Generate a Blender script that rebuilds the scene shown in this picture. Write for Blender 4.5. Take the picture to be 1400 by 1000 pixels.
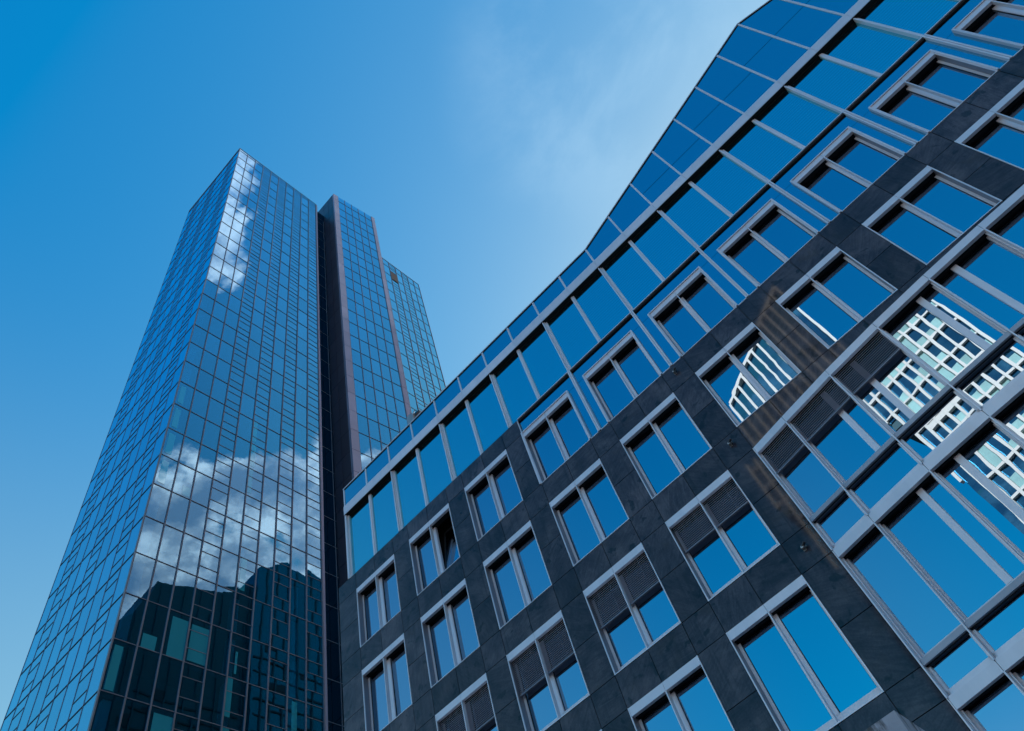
import bpy, math, random
from mathutils import Vector, Matrix
for o in list(bpy.data.objects): bpy.data.objects.remove(o)
random.seed(7)
S = bpy.context.scene
COL = S.collection
RAD = math.radians

# ------------------------------------------------------------------ camera
cam = bpy.data.cameras.new("camera"); camo = bpy.data.objects.new("camera", cam); COL.objects.link(camo)
cam.sensor_width = 36.0; cam.sensor_fit = 'HORIZONTAL'
cam.lens = 1043.7261 / 1400 * 36.0
cam.clip_start = 0.05; cam.clip_end = 5000
Rwc = Matrix(((0.6945970754, 0.6857639769, -0.2173997951),
              (0.6753894861, -0.5175407308, 0.5253577992),
              (0.2477582048, -0.5117414973, -0.8226399649)))
camo.matrix_world = Matrix.Translation((0, 0, 1.6)) @ Rwc.transposed().to_4x4()
S.camera = camo

# ------------------------------------------------------------------ light and sky
SUN_EL, SUN_AZ = 33.0, 13.0          # azimuth from +Y towards +X
SKY_STRENGTH, SUN_STRENGTH, EXPOSURE = 0.12, 3.2, 1.3
S.view_settings.view_transform = 'Standard'
S.view_settings.look = 'None'
S.view_settings.exposure = EXPOSURE
S.view_settings.gamma = 1.0
sl = bpy.data.lights.new("sun", 'SUN'); sl.energy = SUN_STRENGTH; sl.angle = RAD(0.5); sl.color = (1.0, 0.95, 0.90)
so = bpy.data.objects.new("sun", sl); COL.objects.link(so)
sv = Vector((math.sin(RAD(SUN_AZ))*math.cos(RAD(SUN_EL)), math.cos(RAD(SUN_AZ))*math.cos(RAD(SUN_EL)), math.sin(RAD(SUN_EL))))
so.rotation_euler = sv.to_track_quat('Z', 'Y').to_euler(); so.location = (0, 0, 200)

W = bpy.data.worlds.new("World"); S.world = W; W.use_nodes = True
class NT:
    """small node-tree helper"""
    def __init__(s, nt): s.nt = nt; nt.nodes.clear()
    def n(s, t, **k):
        x = s.nt.nodes.new(t)
        for a, v in k.items():
            setattr(x, a, v)
        return x
    def l(s, a, b): s.nt.links.new(a, b)
    def put(s, sock, v):
        if hasattr(v, 'is_output'): s.l(v, sock)
        else: sock.default_value = v
    def m(s, op, a, b=0.0, c=0.0, clamp=False):
        x = s.n('ShaderNodeMath', operation=op, use_clamp=clamp)
        for i, v in enumerate((a, b, c)): s.put(x.inputs[i], v)
        return x.outputs[0]
    def smooth(s, v, lo, hi, a=0.0, b=1.0):
        x = s.n('ShaderNodeMapRange', interpolation_type='SMOOTHSTEP')
        s.put(x.inputs['Value'], v); x.inputs['From Min'].default_value = lo; x.inputs['From Max'].default_value = hi
        x.inputs['To Min'].default_value = a; x.inputs['To Max'].default_value = b
        return x.outputs['Result']
    def mix(s, f, a, b, t='MIX'):
        x = s.n('ShaderNodeMix', data_type='RGBA', blend_type=t)
        s.put(x.inputs[0], f); s.put(x.inputs[6], a); s.put(x.inputs[7], b)
        return x.outputs[2]
    def noise(s, vec, scale, detail=4, rough=0.55, dist=0.0):
        x = s.n('ShaderNodeTexNoise'); s.l(vec, x.inputs['Vector'])
        x.inputs['Scale'].default_value = scale; x.inputs['Detail'].default_value = detail
        x.inputs['Roughness'].default_value = rough; x.inputs['Distortion'].default_value = dist
        return x.outputs['Fac']
    def ramp(s, f, stops):
        x = s.n('ShaderNodeValToRGB'); s.put(x.inputs[0], f)
        e = x.color_ramp.elements
        while len(e) < len(stops): e.new(0.5)
        for i, (p, c) in enumerate(stops):
            e[i].position = p; e[i].color = (*c, 1)
        return x.outputs[0]

w = NT(W.node_tree)
out = w.n('ShaderNodeOutputWorld'); bg = w.n('ShaderNodeBackground'); w.l(bg.outputs[0], out.inputs[0])
bg.inputs['Strength'].default_value = SKY_STRENGTH
sky = w.n('ShaderNodeTexSky', sky_type='NISHITA')
sky.sun_disc = False; sky.sun_elevation = RAD(SUN_EL); sky.sun_rotation = RAD(SUN_AZ)
sky.altitude = 100; sky.air_density = 1.0; sky.dust_density = 0.7; sky.ozone_density = 2.0
hs = w.n('ShaderNodeHueSaturation'); hs.inputs['Saturation'].default_value = 1.25; hs.inputs['Value'].default_value = 1.0
w.l(sky.outputs[0], hs.inputs['Color'])
sc = w.n('ShaderNodeSeparateColor'); w.l(hs.outputs[0], sc.inputs[0])
tc = w.n('ShaderNodeTexCoord'); sp = w.n('ShaderNodeSeparateXYZ'); w.l(tc.outputs['Generated'], sp.inputs[0])
zz = w.m('MAXIMUM', sp.outputs[2], 0.03)
px = w.m('DIVIDE', sp.outputs[0], zz); py = w.m('DIVIDE', sp.outputs[1], zz)
# clear polarised blue: less red, softer blue towards the sun, milky haze low in the west
haze = w.m('MULTIPLY', w.smooth(sp.outputs[2], 0.93, 0.45), w.smooth(sp.outputs[0], -0.2, -0.75))
anti = w.smooth(sp.outputs[1], -0.02, -0.60)
lowz = w.smooth(sp.outputs[2], 0.75, 0.10)
cr_ = w.m('MAXIMUM', w.m('MULTIPLY', w.m('SUBTRACT', w.m('SUBTRACT', sc.outputs[0], 0.26), w.m('MULTIPLY', anti, 0.55)), 1.18), 0.008)
cr_ = w.m('ADD', cr_, w.m('MULTIPLY', haze, 0.52))
cg_ = w.m('ADD', sc.outputs[1], w.m('MULTIPLY', haze, 0.42))
cb_ = w.m('MULTIPLY', w.m('POWER', w.m('DIVIDE', sc.outputs[2], 1.94), 0.5), 2.0)
cg_ = w.m('MULTIPLY', cg_, w.m('SUBTRACT', 1.0, w.m('MULTIPLY', anti, w.m('ADD', 0.03, w.m('MULTIPLY', lowz, 0.26)))))
cb_ = w.m('MULTIPLY', cb_, w.m('ADD', 1.0, w.m('MULTIPLY', anti, w.m('ADD', 0.05, w.m('MULTIPLY', lowz, 0.10)))))
cc_ = w.n('ShaderNodeCombineColor'); w.l(cr_, cc_.inputs[0]); w.l(cg_, cc_.inputs[1]); w.l(cb_, cc_.inputs[2])
cv = w.n('ShaderNodeCombineXYZ'); w.l(px, cv.inputs[0]); w.l(py, cv.inputs[1])
P2 = cv.outputs[0]
mpp = w.n('ShaderNodeMapping'); mpp.inputs['Rotation'].default_value = (0, 0, 0.9); mpp.inputs['Scale'].default_value = (1.0, 1.35, 1.0); w.l(P2, mpp.inputs[0]); P3 = mpp.outputs[0]
# cumulus bank low in the east (seen mirrored in the tower), over flat cloud-layer coordinates
n1 = w.noise(P2, 6.5, 10, 0.58, 0.2)
edge = w.m('ADD', px, w.m('MULTIPLY', py, 1.1))
bank = w.smooth(edge, 0.97, 1.22)
bank = w.m('MULTIPLY', bank, w.smooth(px, 1.9, 1.2))
bank = w.m('MULTIPLY', bank, w.smooth(py, -0.3, 0.1))
d1 = w.m('ADD', w.m('MULTIPLY', w.m('SUBTRACT', n1, 0.5), 1.7), w.m('MULTIPLY', bank, 0.46))
c1 = w.m('MULTIPLY', w.smooth(d1, 0.15, 0.30), w.smooth(bank, 0.0, 0.12))
# one torn cloud higher up
sl_r = w.m('DIVIDE', py, w.m('MAXIMUM', px, 0.05))
blob = w.m('MULTIPLY', w.smooth(sl_r, 0.545, 0.385), w.m('MULTIPLY', w.smooth(px, 0.50, 0.43), w.smooth(px, 0.20, 0.29)))
blob = w.m('MULTIPLY', blob, w.smooth(py, 0.0, 0.06))
n2 = w.noise(P2, 15.0, 9, 0.62, 0.3)
c2 = w.m('MULTIPLY', w.smooth(w.m('ADD', w.m('MULTIPLY', blob, 0.42), w.m('MULTIPLY', w.m('SUBTRACT', n2, 0.5), 1.6)), 0.22, 0.46), w.smooth(blob, 0.0, 0.25))
# thin high veil near the roof ridge
v1 = w.m('SUBTRACT', px, 0.12); v2 = w.m('SUBTRACT', py, 0.40)
vr = w.m('ADD', w.m('MULTIPLY', w.m('MULTIPLY', v1, v1), 14.0), w.m('MULTIPLY', w.m('MULTIPLY', v2, v2), 16.0))
veil = w.m('MULTIPLY', w.smooth(vr, 1.0, 0.0), w.smooth(w.noise(P3, 4.2, 10, 0.60, 0.25), 0.38, 0.68, 0.0, 0.34))
shade = w.m('ADD', w.noise(P2, 9.0, 8, 0.6), w.m('MULTIPLY', w.smooth(d1, 0.22, 0.70), -0.16))
ccol = w.ramp(shade, [(0.32, (2.4, 2.1, 2.9)), (0.44, (5.6, 3.6, 4.1)), (0.56, (13.0, 7.3, 7.2))])
c12 = w.m('MAXIMUM', c1, w.m('MULTIPLY', c2, 0.66), clamp=True)
colr = w.mix(w.m('MULTIPLY', c12, 0.92), cc_.outputs[0], ccol)
colr = w.mix(veil, colr, (1.6, 2.5, 3.3, 1))
w.l(colr, bg.inputs['Color'])

# ------------------------------------------------------------------ materials
MATS = {}
def newmat(name):
    m = bpy.data.materials.new(name); m.use_nodes = True; MATS[name] = m
    t = NT(m.node_tree); t.out = t.n('ShaderNodeOutputMaterial')
    return t
def objco(t): return t.n('ShaderNodeTexCoord').outputs['Object']
def island(t): return t.n('ShaderNodeNewGeometry').outputs['Random Per Island']
def simple(name, base, rough=0.5, metal=0.0, spec=0.5, var=0.12, scale=3.0, isl=0.0, streak=False):
    t = newmat(name); p = t.n('ShaderNodeBsdfPrincipled'); t.l(p.outputs[0], t.out.inputs[0])
    co = objco(t)
    if streak:
        mp = t.n('ShaderNodeMapping'); mp.inputs['Scale'].default_value = (1.0, 1.0, 0.12); t.l(co, mp.inputs[0]); co = mp.outputs[0]
    f = t.noise(co, scale, 6, 0.6)
    lo = tuple(c*(1-var) for c in base); hi = tuple(min(1, c*(1+var)) for c in base)
    c = t.ramp(f, [(0.3, lo), (0.7, hi)])
    if isl:
        v = t.m('ADD', 1.0-isl/2, t.m('MULTIPLY', island(t), isl))
        c2 = t.n('ShaderNodeCombineColor')
        for i in range(3): t.l(v, c2.inputs[i])
        c = t.mix(1.0, c, c2.outputs[0], 'MULTIPLY')
    t.l(c, p.inputs['Base Color'])
    p.inputs['Metallic'].default_value = metal
    p.inputs['Specular IOR Level'].default_value = spec
    r = t.m('ADD', rough-0.06, t.m('MULTIPLY', f, 0.12)); t.l(r, p.inputs['Roughness'])
    return MATS[name]
simple('aluminium', (0.66, 0.625, 0.67), 0.40, 0.25, 0.5, 0.07, 2.0, 0.12, True)
simple('aluminium_mid', (0.34, 0.335, 0.38), 0.42, 0.25, 0.5, 0.1, 1.5, 0.1, True)
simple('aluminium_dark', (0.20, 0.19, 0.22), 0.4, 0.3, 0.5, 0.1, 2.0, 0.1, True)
simple('shade_black', (0.012, 0.012, 0.014), 0.7, 0, 0.2)  # near-black, stands in for shade under soffits and inside openings
simple('gasket', (0.02, 0.02, 0.022), 0.6, 0, 0.3)
simple('blind_slat', (0.56, 0.57, 0.66), 0.32, 0.6, 0.5, 0.08, 2.0, 0.12)
simple('tower_joint', (0.09, 0.12, 0.17), 0.45, 0.1)
simple('tower_metal', (0.15, 0.165, 0.205), 0.45, 0.1, 0.5, 0.08, 0.6, 0.1)
simple('tower_trim', (0.20, 0.225, 0.32), 0.45, 0.2, 0.5, 0.1, 0.4, 0.18)
simple('tower_side', (0.045, 0.042, 0.058), 0.4, 0.2, 0.5, 0.15, 0.5, 0.25)
simple('tower_inside', (0.02, 0.05, 0.07), 0.8, 0, 0.2)
simple('tower_column', (0.62, 0.66, 0.66), 0.7, 0, 0.2)
simple('roofing', (0.22, 0.22, 0.22), 0.85, 0, 0.2)
simple('concrete', (0.36, 0.36, 0.36), 0.8, 0, 0.3, 0.18, 1.6)
t = newmat('stained_concrete'); p = t.n('ShaderNodeBsdfPrincipled'); t.l(p.outputs[0], t.out.inputs[0]); co = objco(t)
mp = t.n('ShaderNodeMapping'); mp.inputs['Scale'].default_value = (1, 1, 0.18); t.l(co, mp.inputs[0])
c = t.ramp(t.noise(co, 2.2, 8, 0.65), [(0.3, (0.30, 0.29, 0.33)), (0.7, (0.48, 0.46, 0.51))])
sx = t.n('ShaderNodeSeparateXYZ'); t.l(co, sx.inputs[0])
run = t.m('MULTIPLY', t.smooth(t.noise(mp.outputs[0], 4.5, 6, 0.65, 0.4), 0.46, 0.62), t.smooth(sx.outputs[2], 6.45, 6.98))
c = t.mix(t.m('MULTIPLY', run, 0.9), c, (0.035, 0.028, 0.024, 1)); t.l(c, p.inputs['Base Color']); p.inputs['Roughness'].default_value = 0.85
simple('paving', (0.13, 0.13, 0.135), 0.85, 0, 0.2, 0.2, 0.4)
simple('white_cladding', (0.66, 0.65, 0.62), 0.5, 0, 0.4, 0.05)
simple('steel', (0.33, 0.31, 0.30), 0.4, 0.6, 0.5, 0.2, 6, 0, True)
simple('black_metal', (0.03, 0.03, 0.033), 0.4, 0.2, 0.5)

def slate():
    t = newmat('slate'); p = t.n('ShaderNodeBsdfPrincipled'); t.l(p.outputs[0], t.out.inputs[0])
    co = objco(t); isl = island(t)
    off = t.n('ShaderNodeVectorMath', operation='ADD'); t.l(co, off.inputs[0])
    cx = t.n('ShaderNodeCombineXYZ'); t.l(t.m('MULTIPLY', isl, 60.0), cx.inputs[0]); t.l(t.m('MULTIPLY', isl, 37.0), cx.inputs[2])
    t.l(cx.outputs[0], off.inputs[1]); v = off.outputs[0]
    rot = t.n('ShaderNodeVectorRotate', rotation_type='Y_AXIS'); t.l(v, rot.inputs['Vector'])
    t.l(t.m('MULTIPLY', isl, 3.1), rot.inputs['Angle']); v2 = rot.outputs[0]
    mp = t.n('ShaderNodeMapping'); mp.inputs['Scale'].default_value = (3.2, 1, 0.55); t.l(v2, mp.inputs[0])
    veins = t.noise(mp.outputs[0], 1.7, 9, 0.66, 2.2)
    cloud = t.noise(v, 1.1, 7, 0.62, 0.4)
    fine = t.noise(v, 26.0, 4, 0.7)
    k = t.m('ADD', t.m('MULTIPLY', veins, 0.30), t.m('ADD', t.m('MULTIPLY', cloud, 0.54), t.m('MULTIPLY', fine, 0.16)))
    c = t.ramp(k, [(0.38, (0.022, 0.020, 0.026)), (0.50, (0.049, 0.043, 0.052)), (0.62, (0.090, 0.077, 0.086))])
    # rusty bloom and dark damp spots, different on every slab
    rust = t.smooth(t.noise(v, 0.9, 5, 0.6, 0.8), 0.56, 0.74, 0.0, 0.5)
    c = t.mix(rust, c, (0.048, 0.036, 0.029, 1))
    spot = t.smooth(t.noise(v, 2.6, 3, 0.5, 0.3), 0.62, 0.69, 0.0, 0.7)
    c = t.mix(spot, c, (0.009, 0.013, 0.017, 1))
    ms = t.n('ShaderNodeMapping'); ms.inputs['Scale'].default_value = (5.0, 1, 0.22); t.l(co, ms.inputs[0])
    run = t.smooth(t.noise(ms.outputs[0], 1.6, 6, 0.62, 0.3), 0.50, 0.74, 0.0, 0.45)
    c = t.mix(run, c, (0.012, 0.013, 0.017, 1))
    g = t.m('ADD', 0.68, t.m('MULTIPLY', isl, 0.64))
    gc = t.n('ShaderNodeCombineColor')
    for i in range(3): t.l(g, gc.inputs[i])
    c = t.mix(1.0, c, gc.outputs[0], 'MULTIPLY')
    t.l(c, p.inputs['Base Color'])
    t.l(t.m('ADD', 0.016, t.m('MULTIPLY', veins, 0.045)), p.inputs['Roughness'])
    p.inputs['Specular IOR Level'].default_value = 0.30
    b = t.n('ShaderNodeBump'); b.inputs['Strength'].default_value = 0.03; b.inputs['Distance'].default_value = 0.004
    t.l(k, b.inputs['Height']); t.l(b.outputs[0], p.inputs['Normal'])
slate()

def glass(name, tint, body, refl=0.92, wav=0.5, scale=0.7, transp=None, hatch=0.0, isl=0.10, facing=0.0):
    """coated facade glass: tinted mirror reflection over a dark (or see-through) body, slightly rolled"""
    t = newmat(name); co = objco(t)
    b = t.n('ShaderNodeBump'); b.inputs['Strength'].default_value = wav; b.inputs['Distance'].default_value = 0.01
    h = t.noise(co, scale, 2, 0.45, 0.3)
    t.l(h, b.inputs['Height'])
    gl = t.n('ShaderNodeBsdfGlossy'); gl.inputs['Roughness'].default_value = 0.0
    v = t.m('ADD', 1.0-isl, t.m('MULTIPLY', island(t), isl)); g3 = t.n('ShaderNodeCombineColor')
    for i in range(3): t.l(v, g3.inputs[i])
    tc_ = t.mix(1.0, (*tint, 1), g3.outputs[0], 'MULTIPLY')
    if hatch:
        wv = t.n('ShaderNodeTexWave', wave_type='BANDS', bands_direction='Z'); t.l(co, wv.inputs['Vector']); wv.inputs['Scale'].default_value = 2.2
        hv = t.m('ADD', 1.0-hatch, t.m('MULTIPLY', wv.outputs['Fac'], hatch)); h3 = t.n('ShaderNodeCombineColor')
        for i in range(3): t.l(hv, h3.inputs[i])
        tc_ = t.mix(1.0, tc_, h3.outputs[0], 'MULTIPLY')
    t.l(tc_, gl.inputs['Color'])
    t.l(b.outputs[0], gl.inputs['Normal'])
    if transp:
        bd = t.n('ShaderNodeBsdfTransparent'); bd.inputs[0].default_value = (*transp, 1)
    else:
        bd = t.n('ShaderNodeBsdfDiffuse'); bd.inputs[0].default_value = (*body, 1)
    mx = t.n('ShaderNodeMixShader'); mx.inputs[0].default_value = refl
    if facing:
        lw = t.n('ShaderNodeLayerWeight'); lw.inputs['Blend'].default_value = 0.5
        t.l(t.m('ADD', refl, t.m('MULTIPLY', t.m('POWER', lw.outputs['Facing'], 2.0), facing), clamp=True), mx.inputs[0])
    t.l(bd.outputs[0], mx.inputs[1]); t.l(gl.outputs[0], mx.inputs[2]); t.l(mx.outputs[0], t.out.inputs[0])
glass('window_glass', (0.40, 0.50, 0.60), (0.003, 0.008, 0.012), 0.93, 0.17, 0.7, isl=0.15)
glass('attic_glass', (0.24, 0.71, 0.76), (0.02, 0.05, 0.07), 0.92, 0.12, 0.5, hatch=0.12)
glass('parapet_glass', (0.25, 0.53, 0.62), (0.01, 0.03, 0.06), 0.93, 0.1, 0.5)
glass('cladding_glass', (0.25, 0.51, 0.61), (0.01, 0.03, 0.06), 0.93, 0.1, 0.5)
glass('film_glass', (0.30, 0.78, 1.0), (0.02, 0.20, 0.27), 0.14, 0.15, 0.5, facing=1.15)
glass('tower_glass', (0.30, 0.78, 1.0), (0, 0, 0), 0.12, 0.20, 0.5, transp=(0.14, 0.55, 0.68), facing=1.2)
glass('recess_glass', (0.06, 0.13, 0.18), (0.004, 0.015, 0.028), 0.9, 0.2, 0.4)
glass('white_tower_glass', (0.06, 0.36, 0.60), (0.004, 0.03, 0.07), 0.4, 0.2, 0.4, isl=0.3)
glass('dark_tower_glass', (0.04, 0.34, 0.44), (0.004, 0.15, 0.19), 0.4, 0.2, 0.3, isl=0.4)
simple('teal_blind', (0.30, 0.52, 0.52), 0.7, 0, 0.2, 0.1, 1, 0.4)
simple('dark_band', (0.002, 0.015, 0.025), 0.5)
simple('dark_rib', (0.005, 0.075, 0.105), 0.6)

# ------------------------------------------------------------------ mesh helpers
class Fr:
    """local frame: u along the wall, d outward, z up"""
    def __init__(s, o, t, n): s.o = Vector(o); s.t = Vector(t).normalized(); s.n = Vector(n).normalized()
    def P(s, u, d, z): return s.o + s.t*u + s.n*d + Vector((0, 0, z))
class MB:
    def __init__(s, fr=None): s.v = []; s.f = []; s.fr = fr
    def hexa(s, p):
        i = len(s.v); s.v += [tuple(q) for q in p]
        s.f += [(i, i+3, i+2, i+1), (i+4, i+5, i+6, i+7), (i, i+1, i+5, i+4), (i+1, i+2, i+6, i+5), (i+2, i+3, i+7, i+6), (i+3, i, i+4, i+7)]
        return s
    def box(s, u0, u1, d0, d1, z0, z1, fr=None):
        F = (fr or s.fr).P
        return s.hexa([F(u0, d0, z0), F(u1, d0, z0), F(u1, d1, z0), F(u0, d1, z0), F(u0, d0, z1), F(u1, d0, z1), F(u1, d1, z1), F(u0, d1, z1)])
    def prism(s, poly, d0, d1, fr=None):
        """poly in (u,z), extruded d0..d1"""
        F = (fr or s.fr).P; n = len(poly); i = len(s.v)
        s.v += [tuple(F(u, d0, z)) for u, z in poly] + [tuple(F(u, d1, z)) for u, z in poly]
        s.f += [tuple(range(i, i+n)), tuple(range(i+2*n-1, i+n-1, -1))]
        for k in range(n): s.f.append((i+k, i+n+k, i+n+(k+1) % n, i+(k+1) % n))
        return s
    def tilted(s, u0, u1, d, z0, z1, th, jit, fr=None):
        """a pane with a tiny random tilt"""
        F = (fr or s.fr).P
        a = random.uniform(-jit, jit); b = random.uniform(-jit, jit); w_ = (u1-u0)/2; h_ = (z1-z0)/2
        def dd(su, sz): return d + su*w_*a + sz*h_*b
        return s.hexa([F(u0, dd(-1, -1)-th, z0), F(u1, dd(1, -1)-th, z0), F(u1, dd(1, -1), z0), F(u0, dd(-1, -1), z0),
                       F(u0, dd(-1, 1)-th, z1), F(u1, dd(1, 1)-th, z1), F(u1, dd(1, 1), z1), F(u0, dd(-1, 1), z1)])
    def build(s, name, mat, parent=None, label=None, kind=None):
        me = bpy.data.meshes.new(name); me.from_pydata(s.v, [], s.f)
        import bmesh
        bm = bmesh.new(); bm.from_mesh(me); bmesh.ops.recalc_face_normals(bm, faces=bm.faces); bm.to_mesh(me); bm.free()
        me.materials.append(MATS[mat])
        o = bpy.data.objects.new(name, me); COL.objects.link(o)
        if parent: o.parent = parent
        if label: o['label'] = label
        if kind: o['kind'] = kind
        return o
def thing(name, label, cat, loc=(0, 0, 0), group=None):
    o = bpy.data.objects.new(name, None); COL.objects.link(o); o.empty_display_size = 0.5
    o['label'] = label; o['category'] = cat
    if group: o['group'] = group
    return o
def cyl(mb, c, axis, r0, r1, L, n=16):
    a = Vector(axis).normalized(); x = a.orthogonal().normalized(); y = a.cross(x); c = Vector(c); i = len(mb.v)
    for k in range(n):
        q = x*math.cos(2*math.pi*k/n)+y*math.sin(2*math.pi*k/n); mb.v.append(tuple(c+q*r0))
    for k in range(n):
        q = x*math.cos(2*math.pi*k/n)+y*math.sin(2*math.pi*k/n); mb.v.append(tuple(c+a*L+q*r1))
    mb.f += [tuple(range(i, i+n)), tuple(range(i+2*n-1, i+n-1, -1))]
    for k in range(n): mb.f.append((i+k, i+(k+1) % n, i+n+(k+1) % n, i+n+k))

# ------------------------------------------------------------------ ground
WF = Fr((0, 0, 0), (1, 0, 0), (0, -1, 0))
g = MB(WF).box(-1500, 1500, -1500, 1500, -0.5, 0.0).build('ground', 'paving'); g['kind'] = 'structure'

# ================================================================== the slate office building
YF = 15.3
P_, U0, WW = 3.034, -17.152, 2.187
TOP = [22.44, 18.79, 15.19, 11.58, 7.97]
BOT = [19.72, 16.09, 12.49, 8.65, 5.05]
XL, NC = -18.19, 12                              # left corner, number of bays
XR = U0 + P_*NC + 0.35
PIER = [U0 - 0.4235 + P_*k for k in range(NC+1)]  # pier centres
BAYX0 = -1.985
F = Fr((0, YF, 0), (1, 0, 0), (0, -1, 0))
office = thing('office_building', 'dark slate office block with paired windows and a rising blue glass gable', 'building', (0, YF, 0))
ZT0, ZT1 = 23.27, 26.92                          # attic storey
ZB1 = 27.45                                      # top of the eave band
ROOF = [(-17.60, 28.58), (-2.41, 28.59), (8.21, 33.03), (XR, 33.03-0.45*(XR-8.21))]
def roofz(x):
    for (a, za), (b, zb) in zip(ROOF, ROOF[1:]):
        if x <= b: return za + (zb-za)*(x-a)/(b-a)
    return ROOF[-1][1]

# slate cladding: separate slabs with open joints over a dark backing
J = 0.009
sl_ = MB(F); bk = MB(F)
def slab(u0, u1, z0, z1):
    if u1-u0 < 0.03 or z1-z0 < 0.03: return
    sl_.box(u0+J, u1-J, -0.05, random.uniform(-0.0015, 0.0015), z0+J, z1-J)
def spandrel(c, z0, z1):
    a = U0+P_*c; m_ = a+WW/2; b = a+WW
    slab(a, m_, z0, z1); slab(m_, b, z0, z1)
def skip(c, r):                                   # positions taken by the projecting glazed bay
    return r >= 2 and c >= 5
for c in range(NC+1):
    pl = XL if c == 0 else U0+P_*(c-1)+WW
    pr = U0+P_*c if c < NC else XR
    for r in range(5):
        if r == 0 and c >= 3:
            if c == 3: slab(pl, -8.085, BOT[0], (TOP[0]+BOT[0])/2); slab(pl, -8.085, (TOP[0]+BOT[0])/2, TOP[0])
            continue
        if r >= 2 and c > 5: continue
        pr_ = BAYX0-0.02 if (c == 5 and r >= 2) else pr
        zm = (TOP[r]+BOT[r])/2
        slab(pl, pr_, BOT[r], zm); slab(pl, pr_, zm, TOP[r])
    # bands between the window rows at the piers
    for r in range(5):
        z1 = BOT[r]; z0 = TOP[r+1] if r < 4 else 0.0
        if r >= 2 and c > 5: continue
        pr_ = BAYX0-0.02 if (c == 5 and r >= 2) else pr
        if r == 4: slab(pl, pr_, 2.5, z1); slab(pl, pr_, 0, 2.5)
        else: slab(pl, pr_, z0, z1)
    if c <= 3: slab(pl, pr if c < 3 else -8.085, TOP[0], ZT0)
for c in range(NC):
    if c < 3: spandrel(c, TOP[0], ZT0)
    for r in range(5):
        z1 = BOT[r]; z0 = TOP[r+1] if r < 4 else 0.0
        if r >= 2 and c >= 5: continue
        spandrel(c, z0, z1)
# left return wall in slate
FL = Fr((XL, YF+0.02, 0), (0, 1, 0), (-1, 0, 0))
for k in range(5):
    for r in range(7): sl_.box(k*3+J, k*3+3-J, -0.05, 0, r*3.32+J, r*3.32+3.32-J, FL)
sl_.build('wall', 'slate', office)
# backing wall: strips behind the slabs only, window openings left free
def back(u0, u1, z0, z1): bk.box(u0, u1, -0.36, -0.16 if (u0 > -8.6 and z0 > 19) else -0.055, z0, z1)
back(XL+0.06, U0-0.01, 0, ZT0)
for c in range(NC):
    a = U0+P_*c
    zc = 19.5 if c >= 3 else ZT0
    zl_ = BOT[1] if c >= 5 else 0
    back(a+WW+0.01, a+P_-0.01 if c < NC-1 else XR, zl_, zc)
    if c >= 3: back(a+WW+0.01, a+P_-0.01 if c < NC-1 else XR, zc, ZT0)
    for r in range(5):
        if r >= 2 and c >= 5: break
        z1 = BOT[r]; z0 = TOP[r+1] if r < 4 else 0
        if r == 1 and c >= 5: z0 = TOP[2]
        back(a-0.01, a+WW+0.01, z0+0.01, z1-0.01)
    back(a-0.01, a+WW+0.01, TOP[0]+0.01, ZT0)
back(BAYX0+0.2, XR, TOP[2], BOT[1])
bk.build('wall_backing', 'gasket', office)
# rooms behind: a dark core block so nothing is see-through
core = MB(F)
core.box(XL+0.1, XR, -15, -0.75, 0, ZT0); core.box(-17.5, XR, -15, -0.5, ZT0, ZT1)
core.build('core', 'shade_black', office)

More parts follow.
